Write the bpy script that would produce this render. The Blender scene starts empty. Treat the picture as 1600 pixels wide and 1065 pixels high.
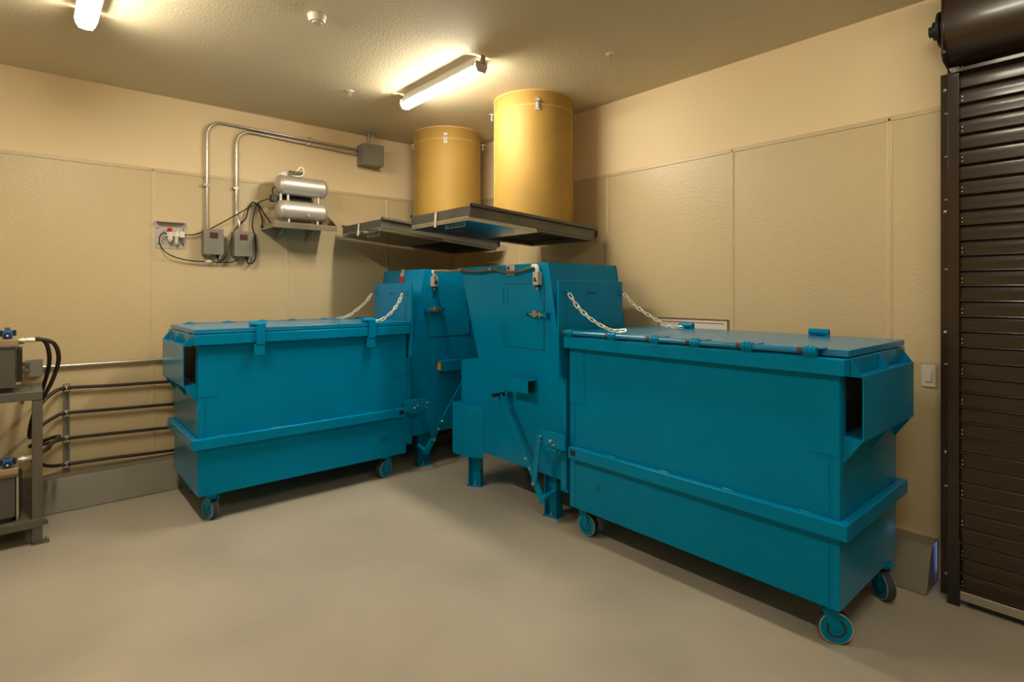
import bpy, bmesh, math, random
from mathutils import Vector, Matrix
random.seed(7)
PI = math.pi
S = bpy.context.scene
COL = S.collection

# ------------------------------------------------------------------ camera
cam_d = bpy.data.cameras.new('camera')
cam = bpy.data.objects.new('camera', cam_d)
COL.objects.link(cam)
cam.location = (-4.060, -5.789, 1.705)
cam.rotation_euler = (PI / 2, 0, -0.71505)
cam_d.sensor_width = 36.0
cam_d.lens = 867.19 / 1600 * 36.0
cam_d.shift_y = -77.0 / 1600
cam_d.clip_start = 0.05
S.camera = cam

# ------------------------------------------------------------------ world, exposure
world = bpy.data.worlds.new('world')
S.world = world
world.use_nodes = True
world.node_tree.nodes['Background'].inputs[0].default_value = (0.30, 0.50, 1.0, 1)
world.node_tree.nodes['Background'].inputs[1].default_value = 0.02
S.view_settings.view_transform = 'Standard'
S.view_settings.look = 'None'
S.view_settings.gamma = 1.0
S.view_settings.use_curve_mapping = False
S.view_settings.exposure = 2.95
S.cycles.use_denoising = True
S.cycles.max_bounces = 10
S.cycles.diffuse_bounces = 6
S.cycles.glossy_bounces = 4
S.cycles.sample_clamp_indirect = 6.0
S.cycles.caustics_reflective = False
S.cycles.caustics_refractive = False
LAMP_STRENGTH = 17.0
LAMP_COLOR = (1.0, 0.90, 0.70)
REAR_SHARE = 0.42
# daylight that leaks in through the gap beside the shutter guide
day = bpy.data.lights.new('daylight', 'AREA')
day.shape = 'RECTANGLE'; day.size = 0.05; day.size_y = 0.22
day.energy = 0.025; day.spread = math.radians(70); day.color = (0.25, 0.42, 1.0)
day_o = bpy.data.objects.new('daylight', day)
COL.objects.link(day_o)
day_o.location = (0.10, -5.025, 0.13)
day_o.rotation_euler = (PI / 2, 0, math.radians(42))

# ------------------------------------------------------------------ materials
def mat(name, rgb, rough=0.5, metal=0.0, spec=0.5, noise=None, bump=None, emit=None, coat=0.0, tint=None):
    """rgb is linear. noise=(scale, amount) varies value; bump=(scale, strength, distance)."""
    m = bpy.data.materials.new(name)
    m.use_nodes = True
    nt = m.node_tree
    b = nt.nodes['Principled BSDF']
    b.inputs['Base Color'].default_value = (*rgb, 1)
    b.inputs['Roughness'].default_value = rough
    b.inputs['Metallic'].default_value = metal
    b.inputs['Specular IOR Level'].default_value = spec
    b.inputs['Coat Weight'].default_value = coat
    b.inputs['Coat Roughness'].default_value = 0.12
    if tint:
        b.inputs['Specular Tint'].default_value = (*tint, 1)
    if emit:
        b.inputs['Emission Color'].default_value = (*emit[0], 1)
        b.inputs['Emission Strength'].default_value = emit[1]
    tc = None
    if noise or bump:
        tc = nt.nodes.new('ShaderNodeTexCoord')
        geo = nt.nodes.new('ShaderNodeNewGeometry')
    if noise:
        n = nt.nodes.new('ShaderNodeTexNoise')
        n.inputs['Scale'].default_value = noise[0]
        n.inputs['Detail'].default_value = 5
        nt.links.new(geo.outputs['Position'], n.inputs['Vector'])
        r = nt.nodes.new('ShaderNodeValToRGB')
        a = noise[1]
        r.color_ramp.elements[0].position = 0.3
        r.color_ramp.elements[1].position = 0.7
        r.color_ramp.elements[0].color = (*[c * (1 - a) for c in rgb], 1)
        r.color_ramp.elements[1].color = (*[min(1, c * (1 + a)) for c in rgb], 1)
        nt.links.new(n.outputs['Fac'], r.inputs['Fac'])
        nt.links.new(r.outputs['Color'], b.inputs['Base Color'])
    if bump:
        n2 = nt.nodes.new('ShaderNodeTexNoise')
        n2.inputs['Scale'].default_value = bump[0]
        n2.inputs['Detail'].default_value = 3
        nt.links.new(geo.outputs['Position'], n2.inputs['Vector'])
        bp = nt.nodes.new('ShaderNodeBump')
        bp.inputs['Strength'].default_value = bump[1]
        bp.inputs['Distance'].default_value = bump[2]
        nt.links.new(n2.outputs['Fac'], bp.inputs['Height'])
        nt.links.new(bp.outputs['Normal'], b.inputs['Normal'])
    return m

M = {
 'teal': mat('teal_enamel', (0.0, 0.212, 0.435), 0.24, spec=0.32, tint=(0.10, 0.62, 0.78), noise=(3.0, 0.06), bump=(9, 0.05, 0.004)),
 'teal_lid': mat('teal_enamel_lid', (0.0, 0.200, 0.42), 0.22, spec=0.6, tint=(0.9, 0.9, 0.8), noise=(3.0, 0.06)),
 'wall': mat('cream_wall_paint', (0.82, 0.665, 0.42), 0.6, bump=(60, 0.10, 0.002)),
 'frp': mat('beige_wall_panel', (0.61, 0.49, 0.295), 0.36, noise=(1.2, 0.03), bump=(75, 0.5, 0.004)),
 'ceil': mat('ceiling_paint', (0.66, 0.58, 0.41), 0.7, bump=(55, 0.6, 0.005)),
 'floor': mat('grey_floor_coating', (0.41, 0.37, 0.30), 0.34, noise=(1.5, 0.11), bump=(45, 0.10, 0.002)),
 'curb': mat('grey_curb_coating', (0.19, 0.175, 0.135), 0.42, noise=(4, 0.08), bump=(30, 0.15, 0.002)),
 'chute': mat('yellow_fibreglass', (0.39, 0.240, 0.054), 0.55, spec=0.3, noise=(2.2, 0.10), bump=(14, 0.08, 0.004)),
 'chute_in': mat('inside_shade', (0.03, 0.02, 0.015), 0.8),  # near-black colour standing in for the shade inside chutes and hoppers
 'chute_rim': mat('pale_fibreglass_seam', (0.62, 0.42, 0.17), 0.5),
 'strut': mat('strut_zinc', (0.20, 0.205, 0.16), 0.4, metal=0.3),
 'plate': mat('pale_steel_plate', (0.52, 0.47, 0.44), 0.4, metal=0.2),
 'steel': mat('dark_galvanised_steel', (0.14, 0.14, 0.13), 0.42, metal=0.6, noise=(5, 0.15)),
 'gate': mat('bright_galvanised_plate', (0.42, 0.44, 0.44), 0.16, metal=0.95, noise=(4, 0.12)),
 'zinc': mat('zinc_plated_steel', (0.55, 0.53, 0.49), 0.3, metal=0.9),
 'chrome': mat('bright_chain_steel', (0.88, 0.84, 0.72), 0.28, metal=0.35),
 'alu': mat('brushed_aluminium', (0.60, 0.56, 0.52), 0.42, metal=0.55, bump=(40, 0.03, 0.001)),
 'stainless': mat('stainless_steel', (0.62, 0.60, 0.56), 0.22, metal=1.0, noise=(6, 0.1)),
 'grey': mat('grey_enamel', (0.21, 0.20, 0.165), 0.42),
 'stand': mat('grey_stand_paint', (0.105, 0.097, 0.08), 0.45),
 'tank': mat('dark_grey_tank_paint', (0.085, 0.08, 0.07), 0.4),
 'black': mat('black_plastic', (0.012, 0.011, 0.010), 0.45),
 'rubber': mat('black_hose_rubber', (0.022, 0.013, 0.012), 0.4),
 'tire': mat('dark_caster_tread', (0.03, 0.035, 0.035), 0.55),
 'bronze': mat('dark_bronze_enamel', (0.022, 0.0115, 0.005), 0.26, coat=0.25, noise=(2, 0.1)),
 'white': mat('white_plastic', (0.75, 0.70, 0.62), 0.4),
 'red': mat('red_plastic', (0.55, 0.012, 0.010), 0.4),
 'label': mat('dark_red_label', (0.075, 0.008, 0.008), 0.4),
 'orange': mat('orange_plastic', (0.85, 0.25, 0.01), 0.4),
 'blue': mat('blue_plastic', (0.015, 0.13, 0.50), 0.4),
 'navy': mat('navy_print', (0.05, 0.07, 0.22), 0.5),
 'stripe': mat('red_print', (0.60, 0.10, 0.07), 0.5),
 'paper': mat('white_print', (0.75, 0.70, 0.66), 0.5),
 'brass': mat('manifold_metal', (0.52, 0.40, 0.27), 0.35, metal=0.7),
 'rust': mat('bare_worn_steel', (0.07, 0.05, 0.035), 0.6, metal=0.4),
 'clear': mat('clear_bowl', (0.62, 0.58, 0.46), 0.15),
 'lamp': mat('lit_diffuser', (0.9, 0.9, 0.85), 0.4, emit=(LAMP_COLOR, LAMP_STRENGTH)),
 'lamp_rear': mat('lit_diffuser_rear', (0.9, 0.9, 0.85), 0.4, emit=(LAMP_COLOR, LAMP_STRENGTH * REAR_SHARE)),
 'housing': mat('lamp_housing', (0.65, 0.62, 0.56), 0.4),
 'tan': mat('tan_frame', (0.24, 0.14, 0.07), 0.5),
 'weld': mat('teal_weld_bead', (0.004, 0.20, 0.27), 0.18),
 'outside': mat('outdoor_paving', (0.3, 0.3, 0.3), 0.8),
}

# ------------------------------------------------------------------ mesh helpers
SHIFT = {}
def root_shift(p):
    while p is not None:
        if p.name in SHIFT and p.parent is None:
            return SHIFT[p.name]
        p = p.parent
    return Vector((0, 0, 0))

def spline(pts, n=8):
    """Catmull-Rom through the points."""
    P = [Vector(p) for p in pts]
    if len(P) < 3:
        return P
    out = []
    for i in range(len(P) - 1):
        a = P[i - 1] if i else P[0] * 2 - P[1]
        b, c = P[i], P[i + 1]
        d = P[i + 2] if i + 2 < len(P) else P[-1] * 2 - P[-2]
        for k in range(n):
            t = k / n
            out.append(0.5 * (2 * b + (c - a) * t + (2 * a - 5 * b + 4 * c - d) * t * t + (3 * b - a - 3 * c + d) * t ** 3))
    out.append(P[-1])
    return out

class MB:
    def __init__(self, f=None):
        self.bm = bmesh.new()
        self.f = f or (lambda p: Vector(p))
        self.mi = 0
    def face(self, vs):
        try:
            fc = self.bm.faces.new(vs); fc.material_index = self.mi
        except ValueError:
            pass
    def box(self, x0, x1, y0, y1, z0, z1):
        return self.prism([(x0, y0), (x1, y0), (x1, y1), (x0, y1)], 'z', z0, z1)
    def prism(self, pts, axis, a0, a1):
        def P(u, v, a):
            return {'x': (a, u, v), 'y': (u, a, v), 'z': (u, v, a)}[axis]
        A = [self.bm.verts.new(self.f(P(u, v, a0))) for u, v in pts]
        B = [self.bm.verts.new(self.f(P(u, v, a1))) for u, v in pts]
        n = len(pts)
        self.face(A[::-1]); self.face(B)
        for i in range(n):
            self.face((A[i], A[(i + 1) % n], B[(i + 1) % n], B[i]))
        return self
    def hexa(self, lo, hi):
        """solid between two 4-point loops"""
        A = [self.bm.verts.new(self.f(p)) for p in lo]
        B = [self.bm.verts.new(self.f(p)) for p in hi]
        self.face(A[::-1]); self.face(B)
        for i in range(4):
            self.face((A[i], A[(i + 1) % 4], B[(i + 1) % 4], B[i]))
        return self
    def rings(self, R, closed=False, caps=True):
        V = [[self.bm.verts.new(self.f(p)) for p in r] for r in R]
        n = len(R[0])
        m = len(V)
        for i in range(m if closed else m - 1):
            a, b = V[i], V[(i + 1) % m]
            for k in range(n):
                self.face((a[k], a[(k + 1) % n], b[(k + 1) % n], b[k]))
        if caps and not closed:
            self.face(V[0][::-1]); self.face(V[-1])
        return self
    @staticmethod
    def basis(d):
        d = d.normalized()
        u = d.cross(Vector((0, 0, 1)))
        if u.length < 1e-3:
            u = d.cross(Vector((1, 0, 0)))
        u.normalize()
        return u, d.cross(u).normalized()
    def cyl(self, p0, p1, r, seg=16, r2=None):
        p0, p1 = Vector(p0), Vector(p1)
        u, v = self.basis(p1 - p0)
        r2 = r if r2 is None else r2
        R = [[p + (u * math.cos(t) + v * math.sin(t)) * q for t in [2 * PI * k / seg for k in range(seg)]] for p, q in ((p0, r), (p1, r2))]
        return self.rings(R)
    def lathe(self, p0, p1, prof, seg=24):
        """prof: (distance along p0->p1 as metres, radius)"""
        p0, p1 = Vector(p0), Vector(p1)
        d = (p1 - p0).normalized()
        u, v = self.basis(d)
        R = [[p0 + d * a + (u * math.cos(t) + v * math.sin(t)) * max(q, 1e-4) for t in [2 * PI * k / seg for k in range(seg)]] for a, q in prof]
        return self.rings(R)
    def ring(self, p0, p1, r_out, r_in, seg=32):
        p0, p1 = Vector(p0), Vector(p1)
        u, v = self.basis(p1 - p0)
        def loop(p, r):
            return [p + (u * math.cos(t) + v * math.sin(t)) * r for t in [2 * PI * k / seg for k in range(seg)]]
        return self.rings([loop(p0, r_out), loop(p1, r_out), loop(p1, r_in), loop(p0, r_in)], closed=True)
    def tube(self, pts, r, seg=8, smooth=True, closed=False, n=8):
        P = spline(pts, n) if smooth and not closed else [Vector(p) for p in pts]
        m = len(P)
        t0 = (P[1] - P[0]).normalized()
        u, _ = self.basis(t0)
        R = []
        for i in range(m):
            if closed:
                t = (P[(i + 1) % m] - P[i - 1]).normalized()
            else:
                t = (P[min(i + 1, m - 1)] - P[max(i - 1, 0)]).normalized()
            u = (u - t * u.dot(t)).normalized()
            w = t.cross(u)
            R.append([P[i] + (u * math.cos(a) + w * math.sin(a)) * r for a in [2 * PI * k / seg for k in range(seg)]])
        return self.rings(R, closed=closed)
    def bar(self, a, b, w, t, side):
        """flat bar from a to b: width w in the plane, thickness t along side"""
        a, b, s = Vector(a), Vector(b), Vector(side).normalized()
        d = (b - a).normalized()
        n = d.cross(s).normalized() * w / 2
        s = s * t / 2
        lo = [a - n - s, a + n - s, a + n + s, a - n + s]
        hi = [b - n - s, b + n - s, b + n + s, b - n + s]
        return self.hexa(lo, hi)
    def sphere(self, c, r, seg=12, sz=1.0):
        c = Vector(c)
        prof = []
        for k in range(9):
            t = -PI / 2 + PI * k / 8
            prof.append((r * sz * (1 + math.sin(t)), r * math.cos(t)))
        return self.lathe(c - Vector((0, 0, r * sz)), c + Vector((0, 0, r)), prof, seg)
    def build(self, name, m, parent=None, bevel=0.0, angle=35):
        bm = self.bm
        bmesh.ops.recalc_face_normals(bm, faces=bm.faces)
        sh = root_shift(parent)
        if sh.length:
            bmesh.ops.translate(bm, verts=bm.verts, vec=-sh)
        lim = math.radians(angle)
        for f in bm.faces:
            f.smooth = True
        for e in bm.edges:
            e.smooth = len(e.link_faces) == 2 and e.calc_face_angle(0) < lim
        me = bpy.data.meshes.new(name)
        bm.to_mesh(me); bm.free()
        for k in (m if isinstance(m, (list, tuple)) else [m]):
            me.materials.append(M[k])
        o = bpy.data.objects.new(name, me)
        COL.objects.link(o)
        o.parent = parent
        if bevel:
            bv = o.modifiers.new('bevel', 'BEVEL')
            bv.width = bevel; bv.segments = 2; bv.limit_method = 'ANGLE'
            bv.angle_limit = math.radians(40); bv.harden_normals = True
        return o

def tag(o, label=None, cat=None, group=None, kind=None):
    for k, v in (('label', label), ('category', cat), ('group', group), ('kind', kind)):
        if v: o[k] = v
    return o
def thing(name, loc, label, cat, group=None, local=False):
    o = bpy.data.objects.new(name, None)
    o.empty_display_size = 0.1
    COL.objects.link(o)
    o.location = loc
    if not local:
        SHIFT[o.name] = Vector(loc)
    return tag(o, label, cat, group)
def struct(o, label=None):
    o['kind'] = 'structure'
    if label: o['label'] = label
    return o
def copy_tree(o, parent=None):
    c = o.copy(); COL.objects.link(c); c.parent = parent
    for ch in list(o.children):
        copy_tree(ch, c)
    return c

# ================================================================== room shell
H = 3.453
X0, Y0 = -6.9, -7.9
struct(MB().box(X0 - .2, 0.20, Y0 - .2, 0.15, -0.15, 0.0).build('floor', 'floor'), 'grey coated concrete floor of the room')
struct(MB().box(X0 - .2, 0.20, Y0 - .2, 0.15, H, H + 0.15).build('ceiling', 'ceil'), 'olive beige textured ceiling of the room')
tag(MB().box(0.20, 2.5, -9, -3, -0.15, -0.01).build('pavement', 'outside'), 'plain paving outdoors behind the roller shutter', 'paving', kind='structure')
wl = struct(MB().box(X0 - .2, 0.2, 0.0, 0.15, 0.0, H).build('wall_left', 'wall'), 'cream wall carrying the conduits and the shelf')
wrm = MB()
wrm.box(0.0, 0.2, -4.985, 0.0, 0.0, H)
wrm.box(0.0, 0.2, -5.058, -4.985, 0.26, H)
wrm.box(0.0, 0.2, -7.55, -5.058, 2.95, H)
wrm.box(0.0, 0.2, Y0 - .2, -7.55, 0.0, H)
wr = struct(wrm.build('wall_right', 'wall'), 'cream wall with the roller shutter at its near end')
struct(MB().box(X0 - .2, 0.2, Y0 - .2, Y0, 0.0, H).build('wall_rear', 'wall'), 'cream wall behind the camera')
struct(MB().box(X0 - .2, X0, Y0, 0.0, 0.0, H).build('wall_side', 'wall'), 'cream side wall left of the frame')

PZ0, PZ1 = 0.20, 2.784
def panels(seams, end, wall, side):
    s = [0.0] + seams + [end]
    for a, b in zip(s[:-1], s[1:]):
        m = MB()
        a_, b_ = a - 0.003, b + 0.003
        m.box(b_, a_, -0.006, -0.0005, PZ0, PZ1) if side == 'l' else m.box(-0.006, -0.0005, b_, a_, PZ0, PZ1)
        m.build('wall_panel', 'frp', wall)
    for a in seams:
        m = MB()
        prof = [(-0.018, 0), (-0.016, .006), (-0.006, .010), (0.006, .010), (0.016, .006), (0.018, 0)]
        if side == 'l':
            m.prism([(a + u, -v - .002) for u, v in prof], 'z', PZ0, PZ1)
        else:
            m.prism([(-v - .002, a + u) for u, v in prof], 'z', PZ0, PZ1)
        m.build('joint_strip', 'frp', wall)
    m = MB()
    m.box(end, 0, -0.012, -0.0005, PZ1 - 0.016, PZ1 + 0.014) if side == 'l' else m.box(-0.012, -0.0005, end, 0, PZ1 - 0.016, PZ1 + 0.014)
    m.build('cap_strip', 'frp', wall, bevel=0.003)
panels([-0.947, -2.08, -3.24, -4.42, -5.64], X0, wl, 'l')
panels([-1.24, -2.46, -3.69, -4.717], -4.985, wr, 'r')
MB().box(-0.016, -0.0005, -0.016, -0.0005, PZ0, PZ1).build('corner_strip', 'frp', wl, bevel=0.004)
# sloped concrete curbs along both walls
struct(MB().prism([(0, 0), (0, .245), (-.155, .238), (-.275, 0)], 'x', X0, 0).build('baseboard_left', 'curb', bevel=0.008), 'grey sloped concrete curb along the left wall')
mb = MB(); mb.prism([(0, 0), (0, .245), (-.155, .238), (-.275, 0)], 'y', -4.965, -0.27)
struct(mb.build('baseboard_right', 'curb', bevel=0.008), 'grey sloped concrete curb along the right wall')
# sealant bead on the curb top at each wall
MB().box(X0, -0.28, -0.016, -0.006, .244, .256).build('sealant_bead', 'frp', wl)
MB().box(-0.016, -0.006, -4.96, -0.28, .244, .256).build('sealant_bead', 'frp', wr)

# ================================================================== roller shutter (part of the setting)
DY = -5.105
door = bpy.data.objects.new('door_1', None); COL.objects.link(door)
door.location = (-0.2, -6.3, 0); SHIFT[door.name] = Vector(door.location)
struct(door, 'dark bronze roller shutter with hood and side guides')
pitch = 0.0825
z = 0.085
k = 0
while z < 2.96:
    prof = [(-.200, z), (-.234, z - .001), (-.240, z + .002), (-.238, z + .006), (-.222, z + .010), (-.219, z + .040), (-.2205, z + .072), (-.216, z + .080), (-.216, z + pitch), (-.200, z + pitch)]
    MB().prism(prof, 'y', -7.53, DY + .034).build('slat', 'bronze', door)
    if k % 2 == 0:
        e = MB().box(-.226, -.222, DY - .014, DY - .005, z + .012, z + .060).build('end_lock', 'bronze', door)
        for dz in (.020, .042):
            MB().cyl((-.226, DY - .0095, z + dz), (-.230, DY - .0095, z + dz), .0035, 8).build('rivet', 'zinc', e)
    z += pitch; k += 1
bb = MB().box(-.250, -.190, -7.5, DY - .002, 0.034, 0.082).build('bottom_bar', 'zinc', door, bevel=.003)
MB().box(-.226, -.212, -7.5, DY - .03, 0.004, 0.034).build('bar_gap_shade', 'black', bb)  # black strip standing in for the shadow gap below the bar
# guides
for ys, nm in ((1, 0), (-1, 1)):
    yc = DY if ys == 1 else -7.5
    s = ys
    def yy(a): return yc + s * a
    g = MB(); g.box(-.156, -.150, min(yy(.045), yy(.10)), max(yy(.045), yy(.10)), 0.0, 2.93); g.build('guide_flange', 'bronze', door)
    g = MB()
    g.box(-.252, -.246, min(yy(0), yy(.050)), max(yy(0), yy(.050)), 0.0, 2.93)
    g.box(-.246, -.150, min(yy(.044), yy(.050)), max(yy(.044), yy(.050)), 0.0, 2.93)
    g.box(-.150, 0.2, min(yy(.035), yy(.047)), max(yy(.035), yy(.047)), 0.0, 2.93)  # unseen web, run through the wall to block stray daylight
    g.build('guide_channel', 'bronze', door, bevel=.002)
    if s == 1:
        for zb in (2.84, 2.155, 1.475, .80):
            MB().lathe((-.156, yy(.076), zb), (-.17, yy(.076), zb), [(0, .012), (.004, .012), (.009, .009), (.012, .004)], 12).build('bolt', 'zinc', door)
        for zb in (2.70, 2.46, 2.22, 1.83, 1.30, .62, .13):
            MB().cyl((-.190, yy(.050), zb), (-.190, yy(.075), zb), .005, 8).build('screw', 'zinc', door)
        MB().prism([(-.252, 0.36), (-.262, 0.33), (-.262, 0.0), (-.252, 0)], 'y', yy(-.004), yy(.05)).build('guide_shoe', 'black', door)
# hood, end plate, bearing
hp = []
for i in range(0, 25):
    t = -PI / 2 + PI * i / 24
    c = math.cos(t); sn = math.sin(t)
    hp.append((-.19 - .225 * (abs(c) ** .75), 3.165 + .235 * (1 if sn > 0 else -1) * abs(sn) ** .75))
hp += [(-.02, 3.40), (-.02, 2.93)]
MB().prism(hp, 'y', -7.5, DY + .035).build('hood', 'bronze', door)
ep = [(-.425, 3.42), (-.425, 2.96), (-.40, 2.93), (-.24, 2.905), (-.0, 2.905), (-.0, 3.42)]
epo = MB().prism(ep, 'y', DY + .036, DY + .044).build('end_plate', 'bronze', door)
for (bx, bz) in ((-.40, 2.975), (-.39, 3.22)):
    MB().cyl((bx, DY + .030, bz), (bx, DY + .036, bz), .008, 10).build('bolt', 'zinc', epo)
MB().box(-.262, -.20, -7.5, DY + .03, 2.895, 2.918).build('hood_lip', 'bronze', door, bevel=.003)
br = MB().cyl((-.21, DY + .044, 3.17), (-.21, DY + .14, 3.17), .030, 16)
br.lathe((-.21, DY + .05, 3.17), (-.21, DY + .2, 3.17), [(0, .085), (.018, .085), (.02, .06), (.03, .06), (.032, .095), (.045, .095), (.047, .05), (.07, .05)], 20)
br.box(-.27, -.15, DY + .046, DY + .075, 3.06, 3.09).box(-.27, -.15, DY + .046, DY + .075, 3.26, 3.29)
br.build('shaft_bearing', 'black', door)

# ================================================================== lamps
def lamp(x, y0, y1, label, glow='lamp'):
    t = thing('strip_light', (x, (y0 + y1) / 2, H), label, 'ceiling light', 'strip lights')
    MB().prism([(x - .030, H), (x + .030, H), (x + .034, H - .03), (x + .060, H - .074), (x + .060, H - .079), (x - .060, H - .079), (x - .060, H - .074), (x - .034, H - .03)], 'y', y0 + .01, y1 - .01).build('housing', 'housing', t, bevel=.004)
    R = []
    prof = []
    for k in range(17):
        a = math.radians(-181 + 182 * k / 16)
        prof.append((x + .052 * math.cos(a), H - .078 + .046 * math.sin(a)))
    MB().prism(prof, 'y', y0, y1).build('diffuser', glow, t)
    for ye, d in ((y0, -1), (y1, 1)):
        m = MB(); m.prism([(x - .05, H - .04), (x - .055, H - .08), (x - .035, H - .122), (x + .035, H - .122), (x + .055, H - .08), (x + .05, H - .04)], 'y', min(ye, ye + d * .012), max(ye, ye + d * .012))
        m.build('end_cap', 'housing', t, bevel=.003)
    for ye in (y0 + .02, ):
        c = MB(); c.tube([(x - .03, ye, H - .02), (x - .058, ye, H - .05), (x - .057, ye, H - .085)], .004, 6)
        c.tube([(x + .03, ye, H - .02), (x + .058, ye, H - .05), (x + .057, ye, H - .085)], .004, 6)
        c.box(x - .02, x + .02, ye - .05, ye - .034, H - .06, H)
        c.build('spring_clip', 'zinc', t)
    return t
lamp(-1.53, -2.52, -1.43, 'lit white tubular strip light on the ceiling beside the yellow chutes')
lamp(-3.80, -2.56, -1.46, 'lit white tubular strip light cut by the top left of the frame')
lamp(-1.56, -6.30, -5.08, 'lit white strip light near the roller shutter', 'lamp_rear')
lamp(-3.79, -6.30, -5.08, 'lit white strip light above the camera', 'lamp_rear')

# ================================================================== dumpsters (local: x from pocket end to compactor, y from latch side to hinge side)
def make_dumpster(label):
    t = thing('dumpster', (0, 0, 0), label, 'dumpster', 'teal dumpsters', local=True)
    L, W = 1.725, 0.88
    zb, zt = 0.20, 1.32
    b = MB().box(0, L, 0, W, zb, zt).build('body', 'teal', t, bevel=.004)
    # corner stiffener plates, set proud of the sheet
    for y0, y1 in ((-.003, 0), (W, W + .003)):
        MB().box(.002, .135, y0, y1, .93, 1.305).build('stiffener_plate', 'teal', b, bevel=.001)
        MB().box(L - .135, L - .002, y0, y1, .93, 1.305).build('stiffener_plate', 'teal', b, bevel=.001)
        MB().box(.045, .050, y0, y1, .21, .93).build('seam', 'teal', b)
        MB().box(L - .055, L - .050, y0, y1, .21, .93).build('seam', 'teal', b)
        yy = -.006 if y0 < 0 else W
        m = MB(); m.box(L - .26, L - .18, yy, yy + .006, .372, .380); m.box(L - .262, L - .256, yy, yy + .006, .376, .41)
        m.build('weld_scar', 'weld', b)
    # top rim tube
    o = .042
    rim = MB()
    rim.box(-.032, L + .022, -o, .03, 1.312, 1.392); rim.box(-.032, L + .022, W - .03, W + o, 1.312, 1.392)
    rim.box(-.032, .04, .03, W - .03, 1.312, 1.392); rim.box(L - .02, L + .022, .03, W - .03, 1.312, 1.392)
    rim.build('top_rim', 'teal', t, bevel=.007)
    # bumper rail
    rl = MB()
    rl.box(-.045, L - .03, -.045, 0.0, .552, .632); rl.box(-.045, L - .03, W, W + .045, .552, .632)
    rl.box(-.045, 0.0, 0.0, W, .552, .632)
    ro = rl.build('bumper_rail', 'teal', t, bevel=.008)
    for y0, y1 in ((-.047, -.0445), (W + .0445, W + .047)):
        MB().box(L - .095, L - .048, y0, y1, .575, .612).build('rail_slot', 'black', ro)
        MB().box(L - .125, L - .029, y0 + (.001 if y0 < 0 else 0), y1 - (0 if y0 < 0 else .001), .554, .630).build('rail_end_plate', 'teal', ro)
    def bead(pts):
        MB().tube([(x, y, z + (.0012 if k % 2 else 0)) for k, (x, y, z) in enumerate(pts)], .005, 6, smooth=False).build('weld_bead', 'weld', ro)
    for yy in (-.008, W + .008):
        for xx in (.12, .52, .92, 1.32):
            bead([(xx + q * .012, yy, .6325) for q in range(6)])
    for yy in (.2, .36, .52):
        bead([(-.006, yy + q * .010, .633) for q in range(6)])
    # fork pocket on the pocket end
    px, y0, y1 = -.090, .03, W - .03
    m = MB(); m.box(px, px + .006, y0, y1, 1.012, 1.315)
    m.box(px + .006, -.001, y0, y1, 1.306, 1.312); m.box(px + .006, -.001, y0, y1, 1.012, 1.018)
    pk = m.build('fork_pocket', 'teal', t, bevel=.0015)
    for yy in (y0 + .003, (y0 + y1) / 2, y1 - .003):
        MB().prism([(px + .003, 1.312), (-.036, 1.385), (-.034, 1.312)], 'y', yy - .003, yy + .003).build('gusset', 'teal', pk)
        MB().prism([(px + .003, 1.015), (-.001, 1.015), (-.001, .885)], 'y', yy - .003, yy + .003).build('gusset', 'teal', pk)
    MB().prism([(-.0015, 1.03), (-.0005, 1.03), (-.0005, 1.30), (-.0015, 1.30)], 'y', y0 + .05, y1 - .05).build('pocket_shade', 'black', pk)  # black sheet painting the shade inside the open pocket
    # lid in two leaves with a seam
    for xa, xb in ((-.03, 1.055), (1.060, L + .024)):
        MB().box(xa, xb, -.038, W - .02, 1.397, 1.430).build('lid', 'teal_lid', t, bevel=.003)
    MB().box(-.05, -.015, .06, .16, 1.402, 1.408).build('lid_stop', 'teal', t, bevel=.002)
    # hinge rod and knuckles on the hinge side
    yr = W + .030
    rod = MB().cyl((.10, yr, 1.418), (L + .01, yr, 1.418), .0155, 14).build('hinge_rod', 'teal_lid', t)
    for xx in (.125, .435, .735, 1.005, 1.325, 1.700):
        kk = MB().cyl((xx - .035, yr, 1.418), (xx + .022, yr, 1.418), .023, 16)
        kk.cyl((xx - .02, yr, 1.418), (xx - .012, yr, 1.418), .0265, 16)
        kk.cyl((xx + .002, yr, 1.418), (xx + .010, yr, 1.418), .0265, 16)
        kk.box(xx - .03, xx + .018, W + .006, W + .044, 1.3925, 1.412)
        kk.box(xx - .055, xx + .02, W - .055, W + .03, 1.430, 1.436)
        kk.build('hinge_knuckle', 'teal', t, bevel=.001)
        MB().cyl((xx + .024, yr, 1.418), (xx + .052, yr, 1.418), .0163, 14).build('worn_band', 'rust', rod)
    # latch straps on the latch side
    for xx in (.40, 1.335):
        m = MB()
        m.box(xx - .012, xx + .052, -.062, -.050, 1.30, 1.452)
        m.box(xx - .028, xx + .050, -.056, -.046, 1.215, 1.305)
        m.box(xx - .012, xx + .052, -.062, .02, 1.446, 1.456)
        la = m.build('latch_strap', 'teal', t, bevel=.002)
        MB().cyl((xx - .045, .0, 1.452), (xx + .070, .0, 1.452), .021, 16).build('latch_roller', 'teal', la)
        MB().box(xx - .045, xx - .03, -.016, .016, 1.431, 1.456).build('latch_bracket', 'teal', la)
        MB().box(xx + .055, xx + .07, -.016, .016, 1.431, 1.456).build('latch_bracket', 'teal', la)
    return t

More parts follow.
